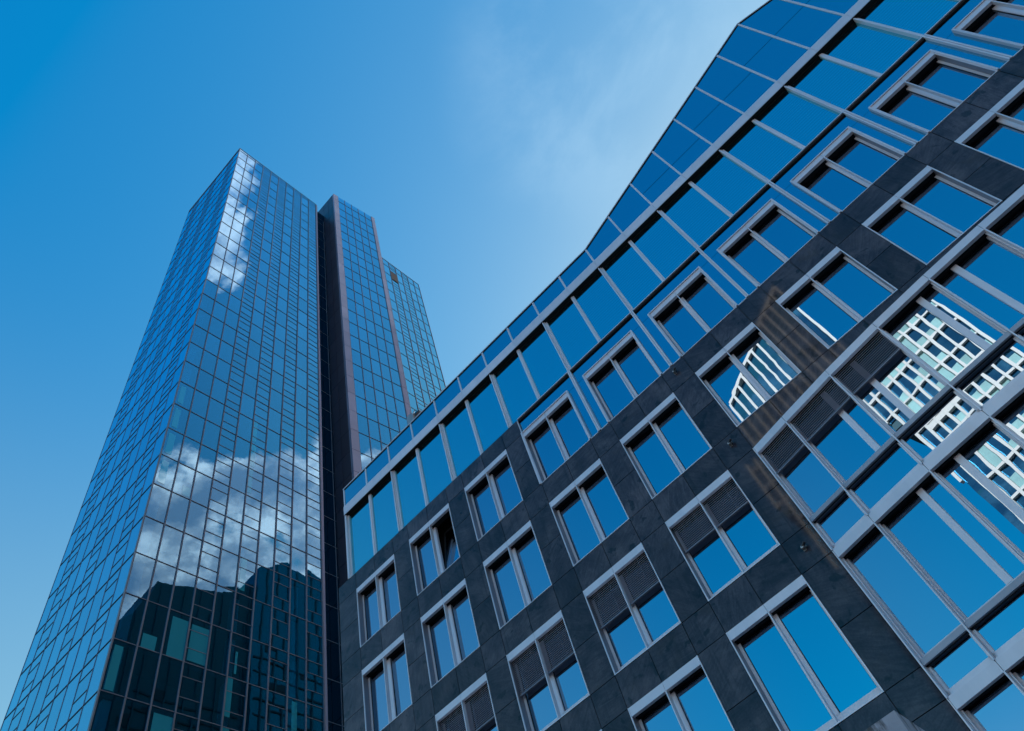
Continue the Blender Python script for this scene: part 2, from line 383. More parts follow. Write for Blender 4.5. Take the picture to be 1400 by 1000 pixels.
def make_window(fr, x0, x1, B, T, parent, mid=True, blind=None, tilt=False, mids=None, glassmat='window_glass', ends=(True, True), lint=0.225, surround=False, fins=True, depth=0.27, name='window', half=False):
    """one window: frame mesh (the part) with panes, blind box and blinds as sub-parts"""
    D = depth
    f = MB(fr); rv = []; c = (x0+x1)/2
    zt = T-lint
    rail = 0.25
    # reveals with a thin bright edge
    for s, on in ((0, ends[0]), (1, ends[1])):
        if not on: continue
        a, b = (x0+0.004, x0+0.030) if s == 0 else (x1-0.030, x1-0.004)
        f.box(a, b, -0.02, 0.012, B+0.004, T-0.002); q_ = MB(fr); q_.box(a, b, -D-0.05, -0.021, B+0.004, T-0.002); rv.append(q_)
        a, b = (x0+0.030, x0+0.105) if s == 0 else (x1-0.105, x1-0.030)
        f.box(a, b, -D-0.04, -D+0.035, B+0.03, zt-0.03)
    e0 = x0+0.032 if ends[0] else x0+0.004; e1 = x1-0.032 if ends[1] else x1-0.004
    f.box(e0, e1, -D-0.04, -D+0.05, B+0.03, B+rail)                    # bottom rail
    f.box(e0, e1, -D-0.02, 0.018, B+0.004, B+0.028)                    # sill
    divs = mids if mids is not None else ([(c, 0.085)] if mid else [])
    for (m_, hw) in divs: f.box(m_-hw, m_+hw, -D-0.04, -D+0.055, B+rail+0.001, zt-0.002)
    if fins and mid: f.box(c-0.014, c+0.014, -0.13, 0.010, B+0.030, zt-0.004)
    if surround:
        f.box(x0-0.055, x0+0.001, -0.10, 0.035, B+0.03, T+0.05); f.box(x1-0.001, x1+0.055, -0.10, 0.035, B+0.03, T+0.05)
        f.box(x0+0.002, x1-0.002, -0.10, 0.035, T+0.006, T+0.05)
    fo = f.build(name, 'aluminium', parent)
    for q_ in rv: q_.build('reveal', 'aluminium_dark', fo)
    # blind box above the panes and its slot, painted near-black for the shade inside
    l_ = MB(fr)
    if mid:
        l_.box(x0+0.033 if ends[0] else x0+0.003, c-0.004, -0.10, 0.004, zt, T-0.004); l_.box(c+0.004, x1-0.033 if ends[1] else x1-0.003, -0.10, 0.004, zt, T-0.004)
    else: l_.box(x0+0.033 if ends[0] else x0+0.003, x1-0.033 if ends[1] else x1-0.003, -0.10, 0.004, zt, T-0.004)
    l_.build('lintel', 'aluminium', fo)
    s_ = MB(fr); s_.box(e0, e1, -D-0.06, -0.101, zt+0.03, T-0.01)
    s_.box(e0, e1, -0.20, -0.165, zt+0.008, zt+0.029)
    s_.build('blind_slot', 'shade_black', fo)
    # panes
    xs = [e0+ (0.07 if ends[0] else 0.02)] 
    lim = []
    last = xs[0]
    for (m_, hw) in divs: lim.append((last, m_-hw)); last = m_+hw
    lim.append((last, e1-(0.07 if ends[1] else 0.02)))
    for i, (a, b) in enumerate(lim):
        g_ = MB(fr); gk = MB(fr)
        if tilt and i == len(lim)-1:
            ang = 0.17; z0 = B+rail-0.02; L = zt-0.06-z0
            def PT(u, n_, l): return fr.P(u, -D-0.03 - math.sin(ang)*l + math.cos(ang)*n_, z0 + math.cos(ang)*l + math.sin(ang)*n_)
            def tb(mb, u0, u1, n0, n1, l0, l1):
                mb.hexa([PT(u0, n0, l0), PT(u1, n0, l0), PT(u1, n1, l0), PT(u0, n1, l0), PT(u0, n0, l1), PT(u1, n0, l1), PT(u1, n1, l1), PT(u0, n1, l1)])
            tb(g_, a+0.05, b-0.05, -0.01, 0.01, 0.05, L-0.05)
            sash = MB(fr)
            for q in ((a+0.004, a+0.06, 0, L), (b-0.06, b-0.004, 0, L), (a+0.06, b-0.06, 0, 0.06), (a+0.06, b-0.06, L-0.06, L)): tb(sash, q[0], q[1], -0.035, 0.03, q[2], q[3])
            g_.build('pane', 'window_glass', fo); sash.build('open_sash', 'black_metal', fo, label='sash tilted inwards at the top')
            continue
        g_.tilted(a-0.02, b+0.02, -D, B+rail-0.03, T-0.02, 0.015, 0.006)
        g_.build('pane', glassmat, fo)
        gk.box(a, a+0.012, -D+0.001, -D+0.022, B+rail+0.001, zt-0.002); gk.box(b-0.012, b, -D+0.001, -D+0.022, B+rail+0.001, zt-0.002)
        gk.build('gasket', 'gasket', fo)
    if blind is not None:
        b_ = MB(fr); r_ = MB(fr)
        spans = [(e0+0.03, c-0.02), (c+0.02, e1-0.03)] if mid else [(e0+0.03, e1-0.03)]
        n_ = math.ceil((zt-blind)/0.058)
        for (a, b) in spans:
            for k in range(n_):
                z = zt-0.02-k*0.058
                b_.hexa([fr.P(a, -0.135, z+0.012), fr.P(b, -0.135, z+0.012), fr.P(b, -0.098, z-0.038), fr.P(a, -0.098, z-0.038),
                         fr.P(a, -0.138, z+0.014), fr.P(b, -0.138, z+0.014), fr.P(b, -0.101, z-0.036), fr.P(a, -0.101, z-0.036)])
            r_.box(a, b, -0.155, -0.085, blind-0.045, blind-0.01)
            for q in (0.3, 0.7):
                uu = a+(b-a)*q; r_.box(uu-0.004, uu+0.004, -0.092, -0.088, blind-0.01, zt-0.01)
        bo = b_.build('blind', 'blind_slat', fo); r_.build('bottom_rail', 'aluminium_dark', bo)
    return fo

BLINDS = {(2, 1): 13.93, (2, 2): 13.90, (2, 3): 13.95, (2, 4): 14.12}
BL4 = {(2, 4): None}
for r in range(5):
    for c in range(NC):
        if r >= 2 and c >= 5: continue
        x0 = U0+P_*c
        make_window(F, x0, x0+WW, BOT[r], TOP[r], office, blind=BLINDS.get((r, c)), tilt=(r == 0 and c == 1), surround=(r == 0 and c >= 3))

# glass-clad surround of the upper window row (right part)
cg = MB(F); cm = MB(F)
ZS = BOT[0]
for c in range(3, NC):
    x0 = U0+P_*c; x1 = x0+WW
    pl = PIER[c]+0.055 if c > 3 else -8.06
    cgl = [(pl if c > 3 else x0-0.03, PIER[c+1]-0.055, 22.50, ZT0-0.005), (x1+0.057, PIER[c+1]-0.055, ZS+0.04, 22.488)]
    if c > 3: cgl.append((PIER[c]+0.055, x0-0.057, ZS+0.04, 22.488))
    for (a, b, z0, z1) in cgl:
        m_ = MB(F); m_.tilted(a, b, -0.085, z0, z1, 0.02, 0.0008); m_.build('cladding_panel', 'cladding_glass', office)
    xx = PIER[c+1]; cm = MB(F)
    cm.box(xx-0.055, xx-0.008, -0.14, 0.03, ZS+0.02, ZT0-0.03); cm.box(xx+0.008, xx+0.055, -0.14, 0.03, ZS+0.02, ZT0-0.03)
    cm.box(xx-0.008, xx+0.008, -0.14, -0.03, ZS+0.02, ZT0-0.03)
    cm.build('cladding_frame', 'aluminium', office); cm = MB(F)
    a = PIER[c]+0.056 if c > 3 else x0-0.03
    cm.box(x1+0.057, xx-0.056, -0.12, 0.012, ZS+0.004, ZS+0.035)
    if c > 3: cm.build('cladding_sill', 'aluminium', office); cm = MB(F); cm.box(PIER[c]+0.056, x0-0.057, -0.12, 0.012, ZS+0.004, ZS+0.035)
    cm.build('cladding_sill', 'aluminium', office)
cm = MB(F); cm.box(-8.083, -8.062, -0.12, 0.012, ZS+0.01, ZT0-0.06)
cm.build('cladding_frame', 'aluminium', office)

# attic storey
D_AT = 0.16
am = MB(F)
for k in range(NC+1):
    x = PIER[k] if k else -17.56
    am = MB(F); am.box(x-0.045, x-0.004, -D_AT-0.03, 0.005, ZT0+0.03, ZT1-0.002); am.box(x+0.004, x+0.045, -D_AT-0.03, -0.05, ZT0+0.03, ZT1-0.002)
    am.box(x+0.046, x+0.10, -D_AT-0.03, -0.10, ZT0+0.03, ZT1-0.002)
    if k < NC:
        xm = x+P_/2 if k else PIER[0]+P_/2
        am.build('attic_mullion', 'aluminium', office); am = MB(F); am.box(xm-0.075, xm+0.005, -D_AT-0.03, -0.085, ZT0+0.03, ZT1-0.002); am.box(xm+0.012, xm+0.06, -D_AT-0.03, -0.105, ZT0+0.03, ZT1-0.002)
    am.build('attic_mullion', 'aluminium', office)

for k in range(NC):
    x = PIER[k]; xm = x+P_/2
    for (a, b) in ((x+0.06 if k else -17.50, xm-0.03), (xm+0.03, x+P_-0.03)):
        m_ = MB(F); m_.tilted(a, b, -D_AT, ZT0-0.1, ZT1+0.02, 0.02, 0.0012)
        m_.build('attic_window', 'attic_glass', office)
lg = MB(F)
lg.box(-8.06, XR, -D_AT-0.02, 0.012, ZT0-0.005, ZT0+0.028)
lg.box(XL+0.55, -8.08, -D_AT-0.02, -0.06, ZT0+0.004, ZT0+0.028)
lg.build('attic_sill', 'aluminium', office)
lg2 = MB(F); lg2.box(-8.05, XR, -0.14, -0.03, ZT0-0.10, ZT0-0.006); lg2.build('sill_shade', 'shade_black', office)  # solid near-black strip painting in the shade under the attic sill
# eave band with near-black strips painting in the shade beneath
eb = MB(F); es = MB(F)
for k in range(NC):
    for h in (0, 1):
        a = PIER[k]+h*P_/2; b = a+P_/2
        if k == 0 and h == 0: a = -17.60
        eb.box(a+0.004, b-0.004, -0.14, 0.045, ZT1, ZB1)
eb.build('eave_band', 'aluminium', office)
es.box(-17.58, XR, -0.30, -0.141, ZT1-0.06, ZB1-0.02); es.box(-17.55, XR, -0.14, 0.03, ZT1-0.022, ZT1-0.002); es.build('eave_shade', 'shade_black', office)
# parapet glass
pm = MB(F)
cop = MB(F)
STEP = {6: 28.55, 7: 29.33, 8: 30.10, 9: 30.10, 10: 29.33, 11: 28.55}
for k in range(NC):
    for h in (0, 1):
        a = PIER[k]+h*P_/2; b = a+P_/2
        if k == 0 and h == 0: a = -17.55
        pts = [a+0.03] + [x for x, z in ROOF if a+0.04 < x < b-0.04] + [b-0.03]
        zs = STEP.get(k)
        top = [(x, roofz(x)-0.03) for x in pts]
        if zs and min(z for x, z in top) > zs+0.05:
            MB(F).prism([(a+0.03, ZB1+0.004), (b-0.03, ZB1+0.004), (b-0.03, zs-0.014), (a+0.03, zs-0.014)], -0.03, -0.01).build('parapet_panel', 'parapet_glass', office)
            MB(F).prism([(a+0.03, zs+0.014), (b-0.03, zs+0.014)] + top[::-1], -0.03, -0.01).build('parapet_panel', 'parapet_glass', office)
        else:
            MB(F).prism([(a+0.03, ZB1+0.004), (b-0.03, ZB1+0.004)] + top[::-1], -0.03, -0.01).build('parapet_panel', 'parapet_glass', office)
        if not (k == 0 and h == 0):
            pm = MB(F); pm.prism([(a-0.036, ZB1+0.003), (a-0.003, ZB1+0.003), (a-0.003, roofz(a)-0.035), (a-0.036, roofz(a-0.03)-0.035)], -0.06, 0.02)
            pm.prism([(a+0.003, ZB1+0.003), (a+0.036, ZB1+0.003), (a+0.036, roofz(a+0.03)-0.035), (a+0.003, roofz(a)-0.035)], -0.06, 0.02)
            pm.build('parapet_mullion', 'aluminium', office)
pm = MB(F); pm.prism([(-17.585, ZB1+0.003), (-17.525, ZB1+0.003), (-17.525, 28.55), (-17.585, 28.55)], -0.06, 0.02)
pm.build('parapet_mullion', 'aluminium', office)
for (a, za), (b, zb) in zip(ROOF, ROOF[1:]):
    cop.prism([(a, za+0.0), (b, zb+0.0), (b, zb+0.05), (a, za+0.05)], -0.25, 0.035)
cop.build('coping', 'aluminium', office)
cd = MB(F)
for (a, za), (b, zb) in zip(ROOF, ROOF[1:]):
    cd.prism([(a+0.002, za-0.035), (b-0.002, zb-0.035), (b-0.002, zb-0.002), (a+0.002, za-0.002)], -0.10, 0.015)
cd.build('coping_gasket', 'gasket', office)
# parapet return at the left corner, roof behind
FLp = Fr((-17.60, YF, 0), (0, 1, 0), (-1, 0, 0))
MB(FLp).box(0.06, 14, -0.03, -0.01, ZB1+0.004, 28.55).build('parapet_panel', 'parapet_glass', office)
MB(FLp).box(0.2, 14, -0.03, -0.01, ZT0, ZT1).build('attic_window', 'attic_glass', office)
lb = MB(FLp); lb.box(0.142, 14, -0.10, 0.045, ZT1+0.002, ZB1-0.002); lb.box(0.02, 14, -0.2, 0.03, 28.582, 28.63); lb.box(0.0, 0.19, -0.08, 0.0, ZT0+0.03, ZT1-0.002); lb.build('corner_trim', 'aluminium', office)
rf = MB(F)
for (a, za), (b, zb) in zip(ROOF, ROOF[1:]):
    rf.prism([(a+0.02, za-0.5), (b, zb-0.5), (b, zb-0.25), (a+0.02, za-0.25)], -15, -0.26)
rf.build('roof', 'roofing', office)
MB(F).prism([(-17.55, ZT1+0.6), (XR, ZT1+0.6)] + [(x, z-0.55) for x, z in ROOF[::-1]], -0.40, -0.30).build('parapet_backing', 'shade_black', office)

# the projecting glazed bay: facets between vertices on a shallow curve
BV = [(-1.975, 15.29), (-0.915, 15.09), (0.605, 14.83), (2.125, 14.64), (3.65, 14.51), (5.175, 14.425), (6.70, 14.385),
      (8.225, 14.425), (9.75, 14.51), (11.275, 14.64), (12.795, 14.83), (14.315, 15.09), (15.375, 15.29)]
ROWB = [(15.19, 14.97, 12.46), (11.58, 11.37, 8.63), (7.95, 7.73, 4.9)]       # band top, band bottom, transom underside
def bfs(u0, u1, fr):
    m_ = MB(fr)
    for za, zb in ((0.6, 7.725), (7.955, 11.365), (11.585, 14.965)): m_.box(u0, u1, -0.30, 0.035, za, zb)
    m_.build('bay_fin', 'aluminium', office)
bb = MB(); bd = MB(); bt = MB()
for i, ((xa, ya), (xb, yb)) in enumerate(zip(BV, BV[1:])):
    t_ = Vector((xb-xa, yb-ya, 0)); L = t_.length; t_.normalize(); n_ = Vector((t_.y, -t_.x, 0))
    fr = Fr((xa, ya, 0), t_, n_)
    first, last_ = i == 0, i == len(BV)-2
    for j, (zt, zb_, ztr) in enumerate(ROWB):
        nxt = ROWB[j+1][0] if j < 2 else 0.6
        D = 0.27
        # main light of the storey
        mids = []
        if not (first or last_): mids = [(L*(0.70 if i % 2 else 0.36), 0.075)]
        f = MB(fr)
        f.box(0.018, 0.075, -D-0.04, -D+0.05, ztr+0.13, zb_-0.01); f.box(L-0.075, L-0.018, -D-0.04, -D+0.05, ztr+0.13, zb_-0.01)
        f.box(0.018, 0.045, -0.15, -0.10, ztr+0.13, zb_-0.01); f.box(L-0.045, L-0.018, -0.15, -0.10, ztr+0.13, zb_-0.01)
        f.box(0.016, L-0.016, -D-0.04, -D+0.055, ztr+0.125, ztr+0.24)
        for m_, hw in mids: f.box(m_-hw, m_+hw, -D-0.04, -D+0.06, ztr+0.241, zb_-0.002)
        wo = f.build('window', 'aluminium', office)
        lim = []; q = 0.07
        for m_, hw in mids: lim.append((q, m_-hw)); q = m_+hw
        lim.append((q, L-0.07))
        for a, b in lim:
            MB(fr).tilted(a-0.01, b+0.01, -D, ztr+0.22, zt-0.03, 0.015, 0.004).build('pane', 'window_glass', wo)
        sl2 = MB(fr).box(0.02, L-0.02, -D-0.05, -0.101, zb_+0.03, zt-0.03); sl2.box(0.02, L-0.02, -0.20, -0.165, zb_+0.006, zb_+0.029); sl2.build('blind_slot', 'shade_black', wo)  # slot painted near-black for the shade behind the lintel
        MB(fr).box(0.005, L-0.005, -0.10, 0.005, zb_, zt).build('lintel', 'aluminium', wo)
        if j == 0 and i in (0, 1, 2):
            b_ = MB(fr); zbl = 14.20
            nn = math.ceil((zb_-zbl)/0.058)
            for k in range(nn):
                z = zb_-0.02-k*0.058
                b_.hexa([fr.P(0.05, -0.140, z+0.012), fr.P(L-0.05, -0.140, z+0.012), fr.P(L-0.05, -0.103, z-0.038), fr.P(0.05, -0.103, z-0.038),
                         fr.P(0.05, -0.143, z+0.014), fr.P(L-0.05, -0.143, z+0.014), fr.P(L-0.05, -0.106, z-0.036), fr.P(0.05, -0.106, z-0.036)])
            bo = b_.build('blind', 'blind_slat', wo)
            MB(fr).box(0.04, L-0.04, -0.16, -0.09, zbl-0.045, zbl-0.01).build('bottom_rail', 'aluminium_dark', bo)
        # transom with a near-black strip painted in for the shade beneath, then the low light under it
        tr = MB(fr); tr.box(0.016, L-0.016, -D+0.05, -0.02, ztr+0.02, ztr+0.124); tr.box(0.016, L-0.016, -0.06, -0.005, ztr, ztr+0.019)
        tr.build('transom', 'aluminium_mid', wo)
        DL = 0.17
        MB(fr).box(0.02, L-0.02, -DL+0.062, -0.075, ztr-0.012, ztr-0.001).build('transom_shade', 'shade_black', wo)
        z0, z1 = nxt+0.03, ztr-0.035
        f = MB(fr)
        f.box(0.018, 0.07, -DL-0.04, -DL+0.06, z0, z1); f.box(L-0.07, L-0.018, -DL-0.04, -DL+0.06, z0, z1)
        f.box(0.018, L-0.018, -DL-0.04, -DL+0.06, z0, z0+0.13)
        f.box(0.018, L-0.018, -DL-0.02, -0.005, nxt+0.004, nxt+0.029)
        w2 = f.build('low_window', 'aluminium', office)
        MB(fr).tilted(0.06, L-0.06, -DL, z0+0.11, z1+0.1, 0.015, 0.004).build('pane', 'window_glass', w2)
    # guide rail fin at each vertex
    bfs(-0.014, 0.014, fr)
    bb.box(0, L, -0.8, -0.36, 0.0, 15.17, fr)
    if last_: bfs(L-0.014, L+0.014, fr)
bb.build('bay_backing', 'shade_black', office)
rp = [(x, y-0.02) for x, y in BV] + [(15.37, 15.36), (-1.97, 15.36)]
rb = MB(); i0 = len(rb.v); n0 = len(rp)
rb.v += [(x, y+0.06, 15.172) for x, y in rp] + [(x, y+0.06, 15.188) for x, y in rp]
rb.f += [tuple(range(n0)), tuple(range(2*n0-1, n0-1, -1))] + [(k, n0+k, n0+(k+1) % n0, (k+1) % n0) for k in range(n0)]
rb.build('bay_roof', 'aluminium_dark', office)
te = MB(F); te.box(BAYX0-0.014, BAYX0+0.006, -0.1, 0.012, 0, 15.19); te.build('edge_trim', 'aluminium', office)

# concrete entrance canopy
cz = 7.0
kf = (cz-1.6)/(8.30-1.6)
cx_, cy_ = -2.885*kf, YF*kf
cn = MB(F)
cn.box(cx_-7.0, cx_, 0.003, YF-cy_, cz-1.1, cz)
cn.build('canopy', 'stained_concrete', office)

# ================================================================== things on the slate building
v_ = thing('roof_vent', 'rounded grey-brown steel vent post standing behind the roof edge of the slate building', 'vent')
vb = MB(F)
arc = [(-13.50+0.20+0.20*math.cos(a), 29.72+0.20*math.sin(a)) for a in [math.pi*k/10 for k in range(11)]]
vb.prism([(-13.10, 28.2)] + arc + [(-13.50, 28.2)], -0.75, -0.36); vb.build('vent_pipe', 'steel', v_)
vs = MB(F); vs.box(-13.085, -12.93, -0.70, -0.45, 28.4, 29.55); vs.box(-13.085, -12.99, -0.66, -0.5, 29.56, 29.75); vs.build('switch_box', 'black_metal', v_)
vc = MB(F)
pts = [F.P(-13.10, -0.4, 29.66), F.P(-13.02, -0.38, 29.84), F.P(-12.90, -0.38, 29.82), F.P(-12.84, -0.38, 29.62), F.P(-12.86, -0.4, 29.2)]
for a, b in zip(pts, pts[1:]): cyl(vc, a, b-a, 0.018, 0.018, (b-a).length, 8)
vc.build('cable', 'black_metal', v_)
fl = thing('floodlight', 'small dark floodlight clamped on the roof edge beside the steel vent post', 'lamp')
lb_ = MB(F); lb_.hexa([F.P(-12.72, -0.25, 28.93), F.P(-12.40, -0.25, 28.86), F.P(-12.40, 0.02, 28.80), F.P(-12.72, 0.02, 28.87),
                       F.P(-12.72, -0.25, 29.05), F.P(-12.40, -0.25, 28.98), F.P(-12.40, 0.02, 28.93), F.P(-12.72, 0.02, 29.0)])
lb_.build('lamp_head', 'black_metal', fl)
lc = MB(F); cyl(lc, F.P(-12.5, -0.15, 28.62), (0, 0, 1), 0.02, 0.02, 0.28, 8); lc.build('bracket', 'steel', fl)
FIX = [(-2.42, 19.37, 'small steel wall bracket on the slate pier just under the glass-clad window row'),
       (-2.37, 15.76, 'small steel wall bracket on the slate pier level with the top of the glazed bay'),
       (-2.43, 12.04, 'small steel wall bracket lowest on the slate pier beside the glazed bay')]
for x, z, lab in FIX:
    t = thing('wall_bracket', lab, 'bracket', group='steel wall brackets on the slate pier')
    a = MB(F); a.box(x-0.055, x+0.015, 0.004, 0.018, z-0.06, z+0.06); cyl(a, F.P(x-0.02, 0.018, z), (0, -1, 0), 0.045, 0.035, 0.10, 14); a.build('mount', 'steel', t)
    b = MB(F); cyl(b, F.P(x-0.02, 0.09, z+0.01), (0.8, -0.25, 0.35), 0.028, 0.040, 0.12, 12); cyl(b, F.P(x+0.05, 0.06, z-0.045), (0.2, -1, -0.1), 0.022, 0.022, 0.07, 10); b.build('clamp', 'black_metal', t)

# ================================================================== the glass tower
tower = thing('glass_tower', 'tall mirrored blue glass office tower reflecting clouds, with slimmer slabs joined behind it', 'building')
ZC = 1.6
HT = 138.0; FLH = 3.6
CX, CY = -39.42, 15.62
AZ = RAD(89.06)
uA = Vector((math.cos(AZ), math.sin(AZ), 0)); nA = Vector((uA.y, -uA.x, 0))
WA, WB = 15.57, 14.70
FA = Fr((CX, CY, 0), uA, nA)
FB = Fr((CX-WB, CY+0.03, 0), Vector((WB, -0.03, 0)), (0, -1, 0))     # u from left edge to the corner
Lz = [HT-0.95-FLH*k for k in range(0, 39)]
Lz = [z for z in Lz if z > 0.5] + [0.0]
tb = MB()   # metal grid
win_named = []; rest = MB()
ins = MB(); colm = MB(); blinds = MB()
def facade(fr, cols, ztop, subs, frames, hor, pane_fr=1.0, lines=Lz, named=None, mw=0.036, proud=0.10, jit=0.0034, cap=True, hw=0.022):
    zs = [ztop] + [z for z in lines if z < ztop-0.4]
    for u in cols:
        frames.box(u-mw, u-0.012, -0.06, proud, 0, ztop-0.01, fr); frames.box(u+0.012, u+mw, -0.06, proud, 0, ztop-0.01, fr)
        frames.box(u-0.012, u+0.012, -0.06, proud*0.4, 0, ztop-0.01, fr)
        hor.box(u-mw-0.004, u+mw+0.004, -0.075, -0.061, 0.05, ztop-0.05, fr)
    for ci, (a, b) in enumerate(zip(cols, cols[1:])):
        for zi, (z1, z0) in enumerate(zip(zs, zs[1:])):
            hor.box(a+mw+0.001, b-mw-0.001, -0.07, 0.045, z0-hw, z0+hw, fr)
            if ci in subs and z1-z0 > 2:
                for q in (0.29, 0.69):
                    z = z1-(z1-z0)*q; hor.box(a+mw+0.001, b-mw-0.001, -0.07, 0.035, z-hw*0.85, z+hw*0.85, fr)
                cuts = [z1, z1-(z1-z0)*0.29, z1-(z1-z0)*0.69, z0]
            else: cuts = [z1, z0]
            key = named and named(ci, z0)
            mbx = MB() if key else rest
            for c1, c0 in zip(cuts, cuts[1:]):
                mbx.tilted(a+0.01, b-0.01, 0.0, c0+0.002, c1-0.002, 0.02, jit, fr)
            if key: win_named.append((mbx, FILM.get((min(range(10), key=lambda i: abs(lowrows[i]-z0)), ci)), a, b, z0, z1))
    if cap: frames.box(cols[0]-0.02, cols[-1]+0.02, -0.25, 0.06, ztop, ztop+0.06, fr)
colsA = [WA*k/10 for k in range(11)]
colsB = [WB*k/9 for k in range(10)]
lowrows = sorted(z for z in Lz if z > 29)[:10]
# pale film on some panes, its colour standing for the daylit interior: (row, column) -> part of the pane
FILM = {(2, 1): (.1, .75, 0, .3), (2, 2): (.2, 1, 0, .88), (2, 3): (.1, 1, .05, .86), (1, 0): (.12, .5, .03, .9), (1, 5): (0, .3, .2, 1), (1, 8): (.25, .55, .3, .95),
        (0, 2): (.15, 1, .4, .9), (0, 5): (0, .35, 0, 1), (0, 3): (.2, .6, 0, .25), (0, 4): (.1, .5, 0, .2), (2, 5): (.3, .42, .1, .6), (0, 7): (.1, .5, .1, .5),
        (6, 0): (.15, .55, .1, .85), (7, 0): (.15, .55, .1, .85), (8, 0): (.15, .5, .1, .85), (9, 0): (.15, .5, .1, .85), (7, 5): (0, .3, .1, 1), (8, 5): (0, .35, .1, 1), (4, 5): (.1, .45, .1, 1), (9, 5): (0, .3, .1, 1), (6, 1): (.5, .95, .05, .35)}
frA = MB(); frB = MB()
hoA = MB(); hoB = MB(); ho2 = MB(); ho3 = MB()
facade(FA, colsA, HT, (3, 5, 7, 9), frA, hoA, named=lambda c, z: any(abs(z-q) < 0.1 for q in lowrows))
facade(FB, colsB, HT, (1, 4, 7), frB, hoB, mw=0.020, proud=0.03, jit=0.0012, hw=0.012)
frA.build('front_mullions', 'tower_metal', tower); frB.build('side_mullions', 'tower_trim', tower); hoA.build('front_joints', 'tower_joint', tower); hoB.build('side_joints', 'tower_joint', tower)
# rooms behind the glass
def rooms(fr, u0, u1, ztop, depth):
    ins.box(u0+0.1, u1-0.1, -depth, -2.2, 0, ztop-0.6, fr)
    for z in [q for q in Lz if q < ztop-1]:
        ins.box(u0+0.1, u1-0.1, -2.19, -0.22, z-0.18, z+0.22, fr)
rooms(FA, 0, WA, HT, 13)
for z in [q for q in Lz if q < HT-1]: ins.box(0.1, WB-2.3, -2.0, -0.22, z-0.18, z+0.22, FB)
for u in (0.75, 8.15, 13.25):
    colm.box(u-0.26, u+0.26, -0.85, -0.40, 0, HT-1, FA)
for u in (2.6, 7.35, 12.2):
    colm.box(u-0.2, u+0.2, -0.85, -0.45, 0, HT-1, FB)
# edge strip, recess with dark glazing
rec = MB()
FR = Fr(FA.P(0, -1.0, 0), uA, nA)
trim = MB(); side = MB()
trim.box(WA+0.07, WA+0.30, -0.9, 0.05, 0, HT-0.02, FA)
rz = [135.5]+[z for z in Lz if z < 135]
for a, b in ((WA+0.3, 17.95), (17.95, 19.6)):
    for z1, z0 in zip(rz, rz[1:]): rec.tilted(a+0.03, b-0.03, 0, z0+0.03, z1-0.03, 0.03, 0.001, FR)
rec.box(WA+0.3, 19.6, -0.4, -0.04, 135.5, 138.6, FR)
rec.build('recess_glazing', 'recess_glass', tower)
rm = MB()
rm.box(17.92, 17.98, -0.03, 0.05, 0, 135.5, FR)
for z in rz: rm.box(WA+0.3, 19.6, -0.05, 0.025, z-0.03, z+0.03, FR)
rm.build('recess_mullions', 'tower_metal', tower)
ins.box(WA-1, 19.4, -6, -0.3, 0, 135.4, FR)
trim.box(WA+0.3, WA+0.85, -0.5, 0.02, 135.6, 139.2, FR)
# middle slab
PL = Vector((-37.17, 33.73, 0)); PR = Vector((-35.98, 42.64, 0))
t2 = (PR-PL); L2 = t2.length; t2.normalize(); n2v = Vector((t2.y, -t2.x, 0))
F2 = Fr(PL, t2, n2v); H2 = 144.1
z2 = [H2-2.45-3.6*k for k in range(40)]; z2 = [z for z in z2 if z > 1]
fr2 = MB()
cols2 = [0.98+(L2-0.98-0.72)*k/5 for k in range(6)]
facade(F2, cols2, H2-0.05, (), fr2, ho2, lines=z2, mw=0.036, proud=0.07, jit=0.001, cap=False)
fr2.build('middle_mullions', 'tower_metal', tower); ho2.build('middle_joints', 'tower_joint', tower)
zz_ = [H2]+z2[::1]+[0]
for z1, z0 in zip(zz_, zz_[1:]):
    trim.box(0, 0.96, -0.3, 0.09, z0+0.03, z1-0.03, F2); trim.box(L2-0.70, L2, -0.3, 0.09, z0+0.03, z1-0.03, F2)
FS = Fr(PL, (-1, 0.02, 0), Vector((-0.02, -1, 0)))
for z1, z0 in zip(zz_, zz_[1:]):
    for k in range(4): side.box(0.32+k*1.3, 0.32+k*1.3+1.25, -0.3, 0, z0+0.03, z1-0.03, FS)
side.box(0.3, L2-0.02, -9, -8, 0, H2, F2); side.box(L2-0.3, L2-0.02, -8, -0.31, 0, H2-0.01, F2)
ins.box(0.5, L2-0.4, -7.9, -0.35, 0, H2-0.2, F2)
# rear slab
H3 = 135.8
cols3 = [24.4, 25.96, 27.5, 29.05, 30.60, 32.17, 33.78, 35.25, 36.78, 38.3, 39.65]
fr3 = MB()
z3 = [H3-2.4-3.6*k for k in range(38)]; z3 = [z for z in z3 if z > 1]
facade(FA, cols3, H3, (3, 5, 7), fr3, ho3, lines=z3, mw=0.04, proud=0.08, jit=0.001)
fr3.build('rear_mullions', 'tower_metal', tower); ho3.build('rear_joints', 'tower_joint', tower)
ins.box(24.6, 39.5, -13, -0.35, 0, H3-0.3, FA)
MB(FA).box(32.20, 33.75, 0.05, 0.09, 127.0+ZC, 130.4+ZC-0.1).build('dark_opening', 'shade_black', tower)  # black sheet over the panes, stands for the dark inside an opening
rest.build('window', 'tower_glass', tower, kind='stuff', label='upper and side panes of the tower as one sheet')
for m_, fm, a, b, z0, z1 in win_named:
    o = m_.build('window', 'tower_glass', tower)
    if fm:
        q = MB(FA); q.box(a+0.06+(b-a-0.12)*fm[0], a+0.06+(b-a-0.12)*fm[1], 0.006, 0.010, z0+0.03+(z1-z0-0.06)*fm[2], z0+0.03+(z1-z0-0.06)*fm[3]); q.build('interior_film', 'film_glass', o)
trim.build('edge_trim', 'tower_trim', tower)
side.build('side_wall', 'tower_side', tower)
ins.build('rooms', 'tower_inside', tower)
colm.build('inner_columns', 'tower_column', tower)
